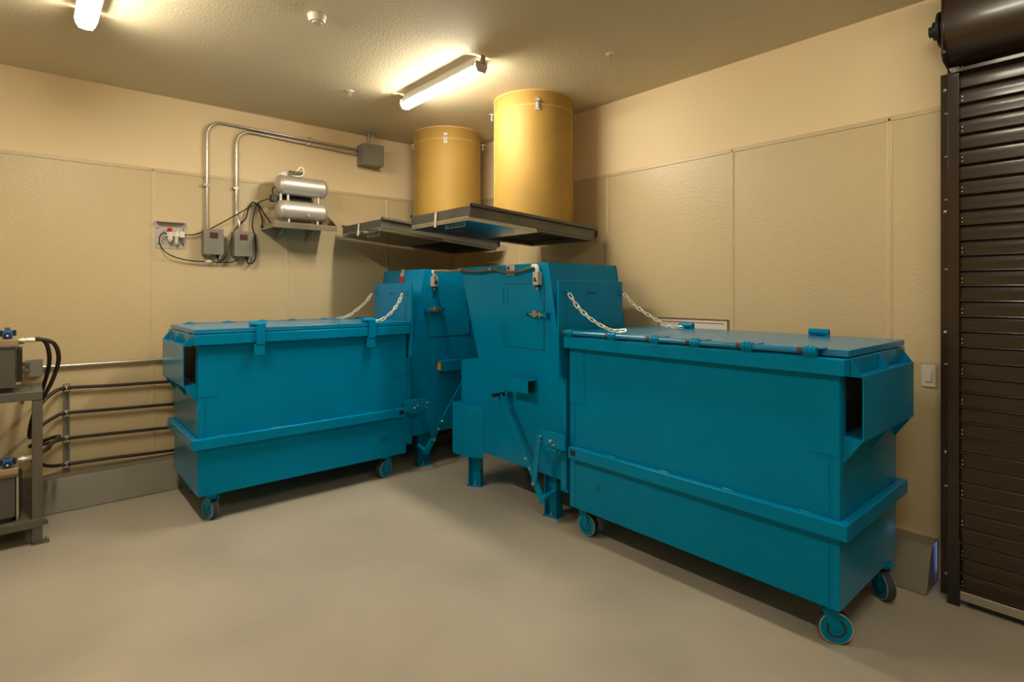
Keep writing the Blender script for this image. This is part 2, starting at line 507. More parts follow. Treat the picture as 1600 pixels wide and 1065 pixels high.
def make_caster(parent, x, y, ang):
    """swivel caster; ang = direction of the wheel axle in the dumpster's own plan"""
    R = Matrix.Translation((x, y, 0)) @ Matrix.Rotation(ang, 4, 'Z')
    f = lambda p: R @ Vector(p)
    m = MB(f)
    m.box(-.05, .05, -.05, .05, .190, .199)
    m.cyl((0, 0, .170), (0, 0, .190), .038, 16)
    for s in (-1, 1):
        xa = s * .031
        m.prism([(-.042, .172), (.030, .172), (.045, .095), (.038, .068), (.020, .062), (.002, .075)], 'x', xa - .003, xa + .003)
    m.box(-.034, .034, -.042, .030, .166, .174)
    m.cyl((-.040, .025, .082), (.040, .025, .082), .010, 10)
    c = m.build('caster', 'teal', parent, bevel=.001)
    w = MB(f)
    w.lathe((-.024, .025, .078), (.024, .025, .078), [(0, .030), (0, .071), (.006, .078), (.042, .078), (.048, .071), (.048, .030)], 32)
    wo = w.build('wheel', 'tire', c)
    hb = MB(f)
    for s in (-1, 1):
        a = s * .0242
        hb.ring((a, .025, .078), (a + s * .003, .025, .078), .070, .046, 32)
        hb.ring((a - s * .006, .025, .078), (a + s * .002, .025, .078), .034, .012, 24)
    hb.build('wheel_rim', 'teal', c)
    mk = MB(f)
    for s in (-1, 1):
        mk.ring((s * .0225, .025, .078), (s * .0235, .025, .078), .0745, .0705, 32)
    mk.build('worn_edge', 'chrome', c)
    return c

d1 = make_dumpster('teal steel dumpster against the left wall, with latch straps hanging over its front')
CAST1 = [(.105, .055, math.radians(17)), (1.56, .075, math.radians(107)), (.12, .80, math.radians(20)), (1.60, .80, math.radians(70))]
d2 = copy_tree(d1)
d2['label'] = 'teal steel dumpster against the right wall, with its hinge rod along the front'
for c in CAST1: make_caster(d1, *c)
# caster axles: the copy's plan is turned by 90 degrees
for c in [(.075, .800, math.radians(125)), (.035, .150, math.radians(47)), (1.655, .79, math.radians(90)), (1.62, .10, math.radians(60))]:
    make_caster(d2, *c)
d1.location = (-3.135, -1.228, 0)
d2.location = (-.313, -4.832, 0); d2.rotation_euler = (0, 0, PI / 2)

# ================================================================== compactors (plan coordinates: p towards the dumpster, q towards the room)
def make_compactor(dp, dq, mirror, label):
    if mirror:   # feeds towards the camera along the right wall
        f = lambda v: Vector((-(v[1] + dq), -(v[0] + dp), v[2]))
    else:        # feeds to the left along the left wall
        f = lambda v: Vector((-(v[0] + dp), -(v[1] + dq), v[2]))
    t = thing('trash_compactor', tuple(f((2.4, .75, 0))), label, 'compactor', 'teal compactors under the chutes')
    Q0, Q1 = .32, 1.12
    # ram housing
    MB(f).box(1.71, 2.99, Q0, Q1 - .006, .325, 1.09).build('ram_housing', 'teal', t, bevel=.003)
    # hopper shell: front sheet, back sheet and two leaning sides
    face = [(1.70, 1.92), (2.82, 1.925), (2.99, 1.00), (2.99, .325), (1.708, .325), (1.708, 1.095), (1.96, 1.125)]
    MB(f).prism([(p, z) for p, z in face], 'y', Q1 - .006, Q1).build('front_sheet', 'teal', t, bevel=.002)
    MB(f).prism([(p, z) for p, z in face], 'y', Q0 - .006, Q0).build('back_sheet', 'teal', t)
    def side(a, b, th):
        lo = [(a[0], Q0, a[1]), (a[0], Q1 - .006, a[1]), (a[0] + th, Q1 - .006, a[1]), (a[0] + th, Q0, a[1])]
        hi = [(b[0], Q0, b[1]), (b[0], Q1 - .006, b[1]), (b[0] + th, Q1 - .006, b[1]), (b[0] + th, Q0, b[1])]
        return MB(f).hexa(lo, hi)
    side((2.985, 1.00), (2.815, 1.925), -.006).build('hopper_side', 'teal', t)
    side((1.96, 1.125), (1.70, 1.92), .006).build('hopper_side', 'teal', t)
    MB(f).box(1.708, 1.97, Q0, Q1 - .006, 1.088, 1.094).build('step_plate', 'teal', t)
    MB(f).box(1.76, 2.80, Q0, Q1 - .006, 1.60, 1.606).build('hopper_throat', 'chute_in', t)  # dark sheet giving the hopper inside its shade by colour
    # mouth frame and raised gate panel with rings
    MB(f).box(2.99, 3.064, .36, 1.165, .27, 1.09).build('mouth_frame', 'teal', t, bevel=.003)
    MB(f).box(3.02, 3.066, 1.05, 1.185, .30, 1.088).build('mouth_post', 'teal', t, bevel=.003)
    gp = MB(f).box(3.023, 3.041, .515, 1.235, 1.092, 1.785).build('gate_panel', 'teal', t, bevel=.003)
    for q in (1.178, .562):
        MB(f).tube([(3.041, q, 1.70), (3.060, q + .004, 1.712), (3.082, q, 1.700), (3.068, q, 1.682), (3.042, q, 1.682)], .0045, 6).build('chain_eye', 'teal', gp)
    MB(f).tube([(3.041, .93, 1.705), (3.060, .925, 1.704), (3.060, .845, 1.700), (3.041, .84, 1.700)], .005, 6, smooth=False).build('grip_bar', 'teal', gp)
    MB(f).box(3.041, 3.0425, .858, .912, 1.684, 1.690).build('weld_scar', 'weld', gp)
    # access door
    d = MB(f).box(2.315, 2.775, Q1, Q1 + .005, 1.262, 1.765).build('access_door', 'teal', t, bevel=.0015)
    MB(f).box(2.310, 2.780, Q1, Q1 + .0012, 1.257, 1.770).build('door_gap', 'tire', d)
    for z0, z1 in ((1.60, 1.735), (1.275, 1.435)):
        m = MB(f); m.box(2.318, 2.350, Q1 + .005, Q1 + .009, z0, z1); m.box(2.268, 2.300, Q1, Q1 + .005, z0, z1)
        m.cyl((2.309, Q1 + .008, z0), (2.309, Q1 + .008, z1), .008, 10)
        m.build('hinge', 'teal', d, bevel=.001)
    m = MB(f)
    m.box(2.665, 2.755, Q1 + .006, Q1 + .022, 1.510, 1.548); m.cyl((2.64, Q1 + .03, 1.530), (2.815, Q1 + .03, 1.528), .008, 10)
    m.box(2.69, 2.73, Q1 + .01, Q1 + .045, 1.512, 1.562); m.box(2.758, 2.772, Q1 + .006, Q1 + .04, 1.508, 1.552)
    lt = m.build('door_latch', 'zinc', d, bevel=.001)
    MB(f).box(2.795, 2.832, Q1 + .001, Q1 + .04, 1.512, 1.546).build('latch_keeper', 'teal', lt)
    MB(f).cyl((2.615, Q1 + .03, 1.530), (2.642, Q1 + .03, 1.530), .012, 10).build('latch_knob', 'black', lt)
    # limit switch
    m = MB(f).box(2.700, 2.757, Q1 + .002, Q1 + .050, 1.755, 1.856)
    ls = m.build('limit_switch', 'plate', t, bevel=.004)
    MB(f).box(2.712, 2.732, Q1 + .050, Q1 + .052, 1.782, 1.812).build('switch_mark', 'black', ls)
    MB(f).box(2.733, 2.745, Q1 + .050, Q1 + .052, 1.782, 1.794).build('switch_mark', 'black', ls)
    MB(f).cyl((2.728, Q1 + .026, 1.755), (2.728, Q1 + .026, 1.738), .020, 14).build('switch_collar', 'black', ls)
    MB(f).cyl((2.728, Q1 + .026, 1.738), (2.728, Q1 + .026, 1.722), .012, 12).build('switch_plunger', 'zinc', ls)
    MB(f).box(2.718, 2.745, Q1, Q1 + .012, 1.665, 1.715).build('striker', 'teal', t, bevel=.001)
    # flag decal
    def decal(P, U, V, w, h, base_h):
        """P corner, U across, V up, flag strip in the upper part"""
        P, U, V = Vector(P), Vector(U), Vector(V)
        Nn = U.cross(V)
        def quad(m, a, b, c, e, lift):
            vs = [m.bm.verts.new(f(P + U * u + V * v + Nn * lift)) for u, v in ((a, c), (b, c), (b, e), (a, e))]
            m.face(vs)
        m = MB(f)
        quad(m, 0, w, 0, h, .0006 * sg)
        m.mi = 1
        fh = h - base_h - .006
        for i in range(5):
            y = base_h + fh * (2 * i) / 9
            quad(m, .005, w - .005, y, y + fh / 9, .0012 * sg)
        m.mi = 2
        quad(m, .005, w * .42, base_h + fh * .45, base_h + fh, .0018 * sg)
        return m
    sg = -1.0 if mirror else 1.0
    if mirror:
        decal((2.336, Q1, 1.838), (1, 0, 0), (0, 0, 1), .096, .080, .018).build('flag_decal', ['paper', 'stripe', 'navy'], t)
    else:
        # on the leaning side of the hopper, above the gate panel
        sl = Vector((-.17, 0, .925)).normalized()
        def on(z): return 2.82 + (1.925 - z) * .1838 + .001
        decal((on(1.865), .672, 1.865), (0, 1, 0), sl, .062, .068, .012).build('flag_decal', ['paper', 'stripe', 'navy'], t)
        m = MB(f)
        z0, z1 = 1.80, 1.862
        m.hexa([(on(z0), .665, z0), (on(z0), .740, z0), (on(z0) + .001, .740, z0), (on(z0) + .001, .665, z0)],
               [(on(z1), .665, z1), (on(z1), .740, z1), (on(z1) + .001, .740, z1), (on(z1) + .001, .665, z1)])
        m.build('warning_label', 'red', t)
    # control cover: channel open towards the dumpster
    m = MB(f)
    pa, pb, qa, za, zb2 = 2.445, 2.69, Q1 + .09, .925, 1.022
    m.box(pa, pb, Q1, qa, zb2, zb2 + .004); m.box(pa, pb, qa - .004, qa, za, zb2)
    m.box(pa, pa + .004, Q1, qa - .004, za + .01, zb2)
    cc = m.build('control_cover', 'teal', t, bevel=.0015)
    MB(f).box(pa, pb, Q1, Q1 + .004, zb2 + .004, zb2 + .040).build('cover_flange', 'teal', cc)
    bt = MB(f)
    for p in (2.50, 2.635):
        bt.cyl((p, Q1 + .003, zb2 + .024), (p, Q1 + .010, zb2 + .024), .006, 8)
    bt.cyl((2.61, qa, .965), (2.61, qa + .004, .965), .005, 8)
    bt.build('cover_screws', 'zinc', cc)
    MB(f).box(2.50, 2.682, Q1 + .012, Q1 + .062, .934, 1.012).build('button_box', 'orange' if not mirror else 'black', cc, bevel=.003)
    if mirror:
        MB(f).cyl((2.625, Q1 + .045, .938), (2.625, Q1 + .045, .918), .012, 12).build('pilot_lens', 'white', cc)
    # side cover box with a chamfered edge
    MB(f).prism([(1.71, Q1), (1.71, 1.22), (1.905, 1.22), (2.035, Q1)], 'z', .275, .725).build('ram_cover', 'teal', t, bevel=.003)
    MB(f).box(2.04, 2.42, Q1, Q1 + .002, .600, .606).build('weld_line', 'weld', t)
    # legs: I-beams on bolted base plates
    def leg(p, q, ang, h):
        Rr = Matrix.Translation((p, q, 0)) @ Matrix.Rotation(ang, 4, 'Z')
        g = lambda v: f(Rr @ Vector(v))
        m = MB(g)
        m.box(-.055, -.049, -.045, .045, .008, h); m.box(.049, .055, -.045, .045, .008, h); m.box(-.049, .049, -.003, .003, .008, h)
        lg = m.build('leg', 'teal', t)
        bp = MB(g).box(-.066, .066, -.055, .055, 0, .010).build('base_plate', 'teal', lg, bevel=.002)
        m = MB(g); m.cyl((0, .026, .010), (0, .026, .020), .014, 6); m.cyl((0, .026, .02), (0, .026, .042), .006, 8)
        m.build('anchor_bolt', 'zinc', lg)
    sgn = 1 if mirror else -1
    leg(2.80, 1.045, math.radians(-12), .33)
    leg(1.875, 1.085, math.radians(-38), .30)
    leg(2.80, .42, 0, .33)
    leg(1.90, .42, 0, .33)
    # clamp plate, lever, link and foot of the docking toggle
    cp = MB(f); cp.prism([(2.865, .690), (2.865, .605), (2.93, .595), (3.118, .595), (3.118, .690), (3.09, .705), (2.98, .705)], 'y', 1.242, 1.256)
    cpo = cp.build('clamp_plate', 'teal', t, bevel=.002)
    MB(f).box(2.96, 3.060, 1.186, 1.242, .560, .615).build('clamp_block', 'teal', cpo)
    MB(f).box(2.93, 3.04, 1.243, 1.262, .575, .592).build('clamp_lug', 'teal', cpo)
    m = MB(f)
    for p, z, r in ((2.885, .655, .010), (2.985, .640, .012), (3.02, .622, .008), (2.886, .622, .006)):
        m.lathe((p, 1.256, z), (p, 1.29, z), [(0, r), (.010, r), (.014, r * .6), (.024, r * .6)], 8)
    m.build('clamp_bolts', 'zinc', cpo)
    lv = MB(f).bar((2.375, 1.225, .880), (2.800, 1.225, .290), .046, .012, (0, 1, 0)).build('toggle_lever', 'teal', t, bevel=.002)
    MB(f).cyl((2.375, 1.12, .885), (2.375, 1.30, .885), .015, 12).build('lever_grip', 'black', lv)
    m = MB(f)
    for p, z in ((2.690, .443), (2.735, .378)):
        m.lathe((p, 1.231, z), (p, 1.26, z), [(0, .013), (.006, .012), (.011, .008), (.013, .002)], 12)
    m.build('lever_bolts', 'zinc', lv)
    lk = MB(f).bar((2.872, 1.266, .660), (2.795, 1.246, .275), .050, .012, (0, 1, 0)).build('toggle_link', 'teal', t, bevel=.002)
    MB(f).lathe((2.80, 1.254, .290), (2.80, 1.28, .290), [(0, .016), (.010, .015), (.014, .008)], 10).build('pivot_pin', 'zinc', lk)
    ft = MB(f).bar((2.795, 1.235, .300), (2.885, 1.235, .165), .052, .022, (0, 1, 0)).build('toggle_foot', 'teal', t, bevel=.003)
    MB(f).cyl((2.89, 1.12, .225), (2.89, 1.25, .205), .018, 10).build('foot_pin', 'teal', ft)
    MB(f).bar((2.375, 1.18, .880), (2.375, 1.12, .880), .07, .04, (0, 0, 1)).build('lever_mount', 'teal', t)
    return t
make_compactor(0, 0, True, 'teal compactor under the right yellow chute, with a lever across its front')
make_compactor(-1.66, .035, False, 'teal compactor under the left yellow chute, partly behind the other one')

# conduit looping from one limit switch to the other
t = thing('flexible_conduit', (-1.15, -1.9, 1.89), 'grey flexible conduit joining the switches at the tops of the two compactors', 'conduit')
MB().tube([(-1.09, -1.200, 1.900), (-1.100, -1.35, 1.902), (-1.125, -1.55, 1.893), (-1.150, -1.74, 1.898)], .014, 10).build('conduit_run', 'grey', t)
MB().tube([(-1.150, -1.74, 1.898), (-1.148, -1.95, 1.880), (-1.146, -2.12, 1.886), (-1.146, -2.20, 1.894), (-1.146, -2.36, 1.862), (-1.146, -2.52, 1.864), (-1.146, -2.70, 1.895)], .0135, 10).build('conduit_run', 'stand', t)
for p in ((-1.150, -1.74, 1.898), (-1.146, -2.17, 1.893)):
    MB().cyl((p[0], p[1] + .014, p[2]), (p[0], p[1] - .014, p[2]), .021, 12).build('coupling', 'zinc', t)
for e, d in (((-1.068, -1.181, 1.856), (-.03, -.03, 0)), ((-1.146, -2.728, 1.856), (0, .045, 0))):
    x, y, zz = e
    MB().tube([(x, y, zz), (x, y, zz + .025), (x + d[0] * .4, y + d[1] * .4, zz + .044), (x + d[0] * 1.2, y + d[1] * 1.2, zz + .044)], .0165, 10).build('elbow', 'white', t)

# ================================================================== chains
link_pts = []
for k in range(20):
    a = 2 * PI * k / 20
    cx = .015 if math.cos(a) > 1e-6 else -.0125
    link_pts.append((cx + .0115 * math.cos(a), .0115 * math.sin(a), 0))
lm = MB(); lm.tube(link_pts, .0044, 6, closed=True)
link_proto = lm.build('link', 'chrome'); link_me = link_proto.data
bpy.data.objects.remove(link_proto)
def chain(pts, label):
    t = thing('chain', pts[0], label, 'chain', 'chains on the raised gate panels')
    P = spline(pts, 24)
    step = .040
    acc, i, k = 0.0, 0, 0
    d_next = step * .5
    while i < len(P) - 1:
        seg = (P[i + 1] - P[i]).length
        while acc + seg >= d_next:
            u = (d_next - acc) / seg
            c = P[i].lerp(P[i + 1], u); tan = (P[i + 1] - P[i]).normalized()
            o = bpy.data.objects.new('link', link_me); COL.objects.link(o)
            o.parent = t
            yv = tan.cross(Vector((0, 0, 1))).normalized(); zv = tan.cross(yv)
            tilt = math.radians(45 + 90 * (k % 2) + random.uniform(-12, 12))
            Rm = Matrix((tan, yv, zv)).transposed().to_4x4() @ Matrix.Rotation(tilt, 4, 'X')
            o.matrix_local = Matrix.Translation(c - Vector(pts[0])) @ Rm
            d_next += step; k += 1
        acc += seg; i += 1
    return t
chain([(-1.178, -3.088, 1.690), (-1.168, -3.16, 1.600), (-1.150, -3.27, 1.515), (-1.125, -3.37, 1.462), (-1.105, -3.43, 1.443), (-1.09, -3.50, 1.447)], 'bright steel chain from the right gate panel down to the front of the lid')
chain([(-.560, -3.088, 1.690), (-.545, -3.18, 1.600), (-.525, -3.30, 1.525), (-.51, -3.41, 1.470), (-.50, -3.47, 1.446), (-.50, -3.58, 1.447)], 'bright steel chain from the right gate panel to the wall side of the lid')
chain([(-1.439, -1.210, 1.685), (-1.475, -1.200, 1.60), (-1.525, -1.19, 1.53), (-1.585, -1.175, 1.475), (-1.65, -1.165, 1.444), (-1.75, -1.16, 1.447), (-1.775, -1.165, 1.450)], 'bright steel chain from the left gate panel down to the front of the lid')
chain([(-1.439, -.597, 1.685), (-1.50, -.585, 1.60), (-1.58, -.57, 1.53), (-1.66, -.56, 1.472), (-1.74, -.55, 1.444), (-1.80, -.55, 1.447)], 'bright steel chain from the left gate panel to the wall side of the lid')

# ================================================================== chutes and their sliding gates
def chute(x, y, label):
    t = thing('trash_chute', (x, y, 2.26), label, 'chute', 'yellow trash chutes')
    MB().ring((x, y, 2.262), (x, y, H), .365, .355, 64).build('pipe', 'chute', t)
    MB().ring((x, y, 2.262), (x, y, H - .01), .3545, .350, 48).build('bore_shade', 'chute_in', t)  # dark sleeve: the shade inside the pipe as colour
    MB().ring((x, y, H - .010), (x, y, H), .3695, .3655, 64).build('ceiling_seal', 'chute_rim', t)
    MB().ring((x, y, 3.322), (x, y, 3.328), .3668, .3652, 64).build('joint_seam', 'chute_rim', t)
    for turn in (0, -92, 88, 180):
        d = Matrix.Rotation(math.radians(turn), 3, 'Z') @ Vector((-.62, -.79, 0)).normalized(); sd = Vector((d.y, -d.x, 0))
        c = Vector((x, y, 0)) + d * .366
        m = MB(lambda v: c + sd * v[0] + d * v[1] + Vector((0, 0, v[2])))
        if turn == 0:
            m.box(-.018, .018, 0, .010, 3.27, 3.375)
        m.box(-.018, .018, 0, .045, 3.338, 3.344)
        m.cyl((0, .022, 3.338), (0, .022, 3.285), .006, 8); m.cyl((0, .022, 3.344), (0, .022, 3.352), .010, 6)
        m.build('bracket', 'plate', t)
    m = MB()
    a = math.radians(150)
    m.box(x + .366 * math.cos(a) - .004, x + .366 * math.cos(a) + .004, y + .366 * math.sin(a) - .004, y + .366 * math.sin(a) + .004, 2.27, 3.44)
    m.build('length_seam', 'chute_rim', t)
    return t
chute(-.53, -2.03, 'wide yellow round chute nearer the right wall')
chute(-.53, -.63, 'wide yellow round chute behind, nearer the left wall')

def gate(y, z, ang, label):
    t = thing('chute_gate', (-1.578, y, z), label, 'chute gate', 'sliding gates under the chutes', local=True)
    t.rotation_euler = (0, ang, 0)
    L, hw = 1.426, .42
    for s in (-1, 1):
        # Z-shaped track: web, top flange folded inwards with a lip, bottom flange
        m = MB()
        def yr(a, b): return (min(s * a, s * b), max(s * a, s * b))
        m.box(0, L, *yr(hw - .004, hw), 0, .100)
        m.box(0, L, *yr(hw, hw + .030), .096, .100); m.box(0, L, *yr(hw + .026, hw + .030), .078, .096)
        m.box(0, L, *yr(hw - .035, hw - .004), 0, .004)
        m.box(0, L, *yr(hw - .030, hw - .004), .055, .059)
        tr = m.build('track', 'steel', t)
        for xx in (.10, .40, .72):
            MB().cyl((xx, s * hw, .045), (xx, s * (hw + .006), .045), .007, 8).build('rivet', 'steel', tr)
    MB().box(.004, .010, -hw + .004, hw - .004, .004, .084).build('front_plate', 'steel', t)
    MB().box(L - .012, L, -hw + .004, hw - .004, .004, .098).build('end_plate', 'steel', t)
    MB().box(L, L + .025, hw - .05, hw + .01, .018, .075).build('end_stop', 'black', t)
    MB().box(L, L + .025, -hw - .01, -hw + .05, .018, .075).build('end_stop', 'black', t)
    # fixed frame under the chute opening
    m = MB()
    m.box(.705, L - .012, -hw + .006, -hw + .075, -.022, -.001); m.box(.705, L - .012, hw - .075, hw - .006, -.022, -.001)
    m.box(L - .065, L - .012, -hw + .075, hw - .075, -.022, -.001); m.box(.705, .775, -hw + .075, hw - .075, -.022, -.001)
    m.build('chute_frame', 'steel', t)
    m = MB(); m.box(.775, L - .065, -hw + .075, hw - .075, .012, .020)
    m.build('throat_shade', 'chute_in', t)  # dark sheet across the open throat, in place of real shade
    # sliding plate, parked open
    m = MB(); m.box(.0, .715, -hw + .012, hw - .012, -.030, -.026); m.box(-.004, 0, -hw + .012, hw - .012, -.030, .0)
    m.box(0, .715, -hw + .010, -hw + .014, -.026, -.002); m.box(0, .715, hw - .014, hw - .010, -.026, -.002)
    m.build('sliding_plate', 'gate', t)
    MB().box(-.006, .003, -hw + .01, hw - .01, -.004, .004).build('edge_bead', 'stainless', t)
    MB().box(-.014, -.006, .02, .045, -.045, .075).build('release_strap', 'white', t, bevel=.002)
    m = MB()
    for k in range(9):
        pts = []
        for q in range(10):
            a = 2 * PI * q / 10
            pts.append((.075 + .010 * k, .03 - .03 * k + (.016 * math.cos(a)), -.042 + (.007 * math.sin(a) if k % 2 else 0)))
    # short fusible-link chain hanging beneath the plate
    for k in range(8):
        yk = .02 - .032 * k
        pts = [(.10 + (.006 * math.sin(2 * PI * q / 10) if k % 2 else 0), yk + .016 * math.cos(2 * PI * q / 10), -.040 + (0 if k % 2 else .006 * math.sin(2 * PI * q / 10))) for q in range(10)]
        m.tube(pts, .0028, 5, closed=True)
    m.cyl((.10, .04, -.03), (.10, .04, -.044), .006, 8); m.cyl((.10, -.22, -.03), (.10, -.22, -.044), .006, 8)
    lkc = m.build('fusible_link_chain', 'zinc', t)
    return t
gate(-2.03, 2.268, .055, 'dark steel sliding gate on tracks under the right chute')
gate(-.63, 2.306, .086, 'dark steel sliding gate on tracks under the left chute')

# ================================================================== ceiling devices
def sprinkler(x, y, label):
    t = thing('sprinkler', (x, y, H), label, 'sprinkler', 'pendent sprinklers on the ceiling')
    MB().lathe((x, y, H), (x, y, H - .1), [(0, .034), (.004, .034), (.008, .022), (.010, .012)], 20).build('escutcheon', 'white', t)
    m = MB()
    m.cyl((x, y, H - .008), (x, y, H - .026), .009, 10)
    m.tube([(x - .009, y, H - .022), (x - .015, y, H - .034), (x - .004, y, H - .050)], .0025, 6)
    m.tube([(x + .009, y, H - .022), (x + .015, y, H - .034), (x + .004, y, H - .050)], .0025, 6)
    m.cyl((x, y, H - .024), (x, y, H - .05), .003, 8)
    m.cyl((x, y, H - .050), (x, y, H - .053), .015, 14)
    m.build('head', 'zinc', t)
sprinkler(-1.955, -1.21, 'small ceiling sprinkler left of the strip light by the chutes')
sprinkler(-.838, -3.184, 'small ceiling sprinkler right of the strip light by the chutes')
t = thing('smoke_detector', (-2.69, -2.33, H), 'round white smoke detector on the ceiling', 'smoke detector')
x, y = -2.69, -2.33
MB().lathe((x, y, H), (x, y, H - .1), [(0, .054), (.006, .058), (.012, .057), (.040, .049), (.046, .046), (.046, .040), (.040, .038)], 28).build('base', 'white', t)
MB().lathe((x, y, H - .040), (x, y, H - .1), [(0, .033), (.010, .032), (.014, .028), (.015, .004)], 24).build('sensor_head', 'housing', t)

# ================================================================== left wall: conduits and boxes
WY = -.034
def rigid(pts, corner, r):
    """polyline with one rounded corner at index 1"""
    a, b, c = [Vector(p) for p in pts]
    d1, d2 = (a - b).normalized(), (c - b).normalized()
    s, e = b + d1 * corner, b + d2 * corner
    out = [a]
    for k in range(13):
        u = PI / 2 * k / 12
        out.append(b + d1 * corner * (1 - math.sin(u)) + d2 * corner * (1 - math.cos(u)))
    out.append(c)
    return out
t = thing('conduit_pipe', (-2.819, 0, 2.28), 'taller galvanised conduit pipe bending from the left grey box to the box by the ceiling', 'conduit', 'bent conduits on the left wall')
m = MB().tube(rigid([(-2.819, WY, 2.28), (-2.819, WY, 3.300), (-1.32, WY, 3.272)], .135, .012), .0125, 12, smooth=False); m.build('pipe', 'zinc', t)
for p in ((-2.819, 2.694),):
    MB().box(p[0] - .030, p[0] + .016, WY - .017, -.0065, p[1] - .012, p[1] + .012).build('strap', 'zinc', t, bevel=.002)
MB().box(-1.862, -1.848, WY - .017, -.001, 3.272, 3.318).build('strap', 'zinc', t, bevel=.002)
MB().cyl((-1.345, WY, 3.2725), (-1.318, WY, 3.272), .019, 12).build('connector', 'zinc', t)
t = thing('conduit_pipe', (-2.566, 0, 2.28), 'shorter galvanised conduit pipe bending up from the right grey box', 'conduit', 'bent conduits on the left wall')
MB().tube([(-2.545, WY - .03, 2.28), (-2.548, WY - .03, 2.36), (-2.564, WY, 2.46), (-2.566, WY, 2.55)], .0125, 12).build('pipe_offset', 'zinc', t)
MB().tube(rigid([(-2.566, WY, 2.55), (-2.566, WY, 3.262), (-1.32, WY, 3.222)], .135, .012), .0125, 12, smooth=False).build('pipe', 'zinc', t)
MB().box(-2.596, -2.550, WY - .017, -.0065, 2.684, 2.708).build('strap', 'zinc', t, bevel=.002)
MB().box(-1.882, -1.868, WY - .017, -.001, 3.226, 3.262).build('strap', 'zinc', t, bevel=.002)
MB().cyl((-1.345, WY, 3.2225), (-1.318, WY, 3.222), .017, 12).build('connector', 'zinc', t)

t = thing('junction_box', (-1.19, 0, 3.08), 'square grey junction box high on the left wall near the ceiling', 'electrical box')
MB().box(-1.318, -1.078, -.165, -.001, 3.100, 3.325).build('body', 'grey', t, bevel=.004)
MB().box(-1.314, -1.074, -.170, -.165, 3.096, 3.329).build('cover', 'grey', t, bevel=.002)
m = MB()
for xx in (-1.21, -1.17):
    m.cyl((xx, -.09, 3.325), (xx, -.09, H), .010, 10); m.cyl((xx, -.09, 3.325), (xx, -.09, 3.345), .017, 10); m.cyl((xx, -.09, H - .02), (xx, -.09, H), .022, 10)
m.build('nipple', 'zinc', t)

def disconnect(x0, x1, z0, z1, label):
    t = thing('control_box', ((x0 + x1) / 2, 0, z0), label, 'control box', 'grey control boxes on the left wall')
    MB().box(x0, x1, -.125, -.0065, z0, z1).build('body', 'grey', t, bevel=.004)
    d = MB().box(x0 - .002, x1 + .002, -.133, -.1255, z0 - .002, z1 + .002).build('front_cover', 'grey', t, bevel=.003)
    MB().box(x0 + .045, x1 - .045, -.1345, -.133, z1 - .085, z1 - .030).build('warning_label', 'label', d)
    for zz in (z0 + .045, z1 - .03):
        m = MB(); m.cyl((x0 + .008, -.133, zz), (x0 + .008, -.136, zz), .004, 8); m.cyl((x1 - .008, -.133, zz), (x1 - .008, -.136, zz), .004, 8)
        m.build('cover_screw', 'zinc', d)
    MB().box(x1, x1 + .012, -.11, -.02, z0 + .05, z1 - .06).build('side_flange', 'grey', t, bevel=.002)
    MB().lathe((x1 - .035, -.07, z0), (x1 - .035, -.07, z0 - .1), [(0, .017), (.012, .017), (.014, .013), (.030, .012)], 12).build('cable_gland', 'black', t)
    MB().cyl((x0 + .05, -.07, z0), (x0 + .05, -.07, z0 - .02), .010, 10).build('hose_barb', 'zinc', t)
disconnect(-2.862, -2.702, 2.048, 2.280, 'left one of two grey control boxes with dark red labels')
disconnect(-2.606, -2.446, 2.042, 2.278, 'right one of two grey control boxes with dark red labels')

# air regulator on its backing plate
t = thing('air_regulator', (-3.11, 0, 2.09), 'grey plate with a red-knobbed air regulator and filter bowls on the left wall', 'regulator')
pl = MB().box(-3.225, -2.985, -.012, -.0065, 2.092, 2.335).build('backing_plate', 'plate', t, bevel=.002)
MB().prism([(-.012, 2.335), (-.075, 2.330), (-.078, 2.322), (-.012, 2.318)], 'x', -3.215, -2.998).build('drip_shield', 'plate', t, bevel=.001)
for xx in (-3.205, -3.005):
    for zz in (2.13, 2.27):
        MB().cyl((xx, -.012, zz), (xx, -.016, zz), .007, 8).build('screw', 'stand', pl)
rg = MB()
rg.cyl((-3.118, -.055, 2.165), (-3.118, -.055, 2.238), .021, 14); rg.cyl((-3.118, -.055, 2.15), (-3.118, -.055, 2.17), .012, 12)
rg.box(-3.150, -3.02, -.065, -.045, 2.200, 2.232)
rg.cyl((-3.118, -.055, 2.205), (-3.118, -.012, 2.205), .012, 10)
ro = rg.build('regulator_body', 'white', t, bevel=.001)
MB().lathe((-3.120, -.055, 2.238), (-3.120, -.055, 2.3), [(0, .018), (.004, .020), (.028, .019), (.034, .014)], 16).build('red_knob', 'red', ro)
fb = MB(); fb.box(-3.086, -3.052, -.074, -.036, 2.196, 2.240); fb.box(-3.045, -3.006, -.074, -.036, 2.190, 2.244); fb.cyl((-3.062, -.055, 2.24), (-3.062, -.055, 2.252), .008, 10)
fb.build('filter_block', 'white', t, bevel=.003)
MB().lathe((-3.069, -.055, 2.196), (-3.069, -.055, 2.0), [(0, .017), (.060, .016), (.068, .010), (.074, .006)], 16).build('filter_bowl', 'clear', t)
MB().lathe((-3.025, -.055, 2.190), (-3.025, -.055, 2.0), [(0, .014), (.014, .014), (.016, .011), (.024, .011), (.026, .014), (.052, .013), (.058, .006)], 16).build('oiler_bowl', 'stand', t)

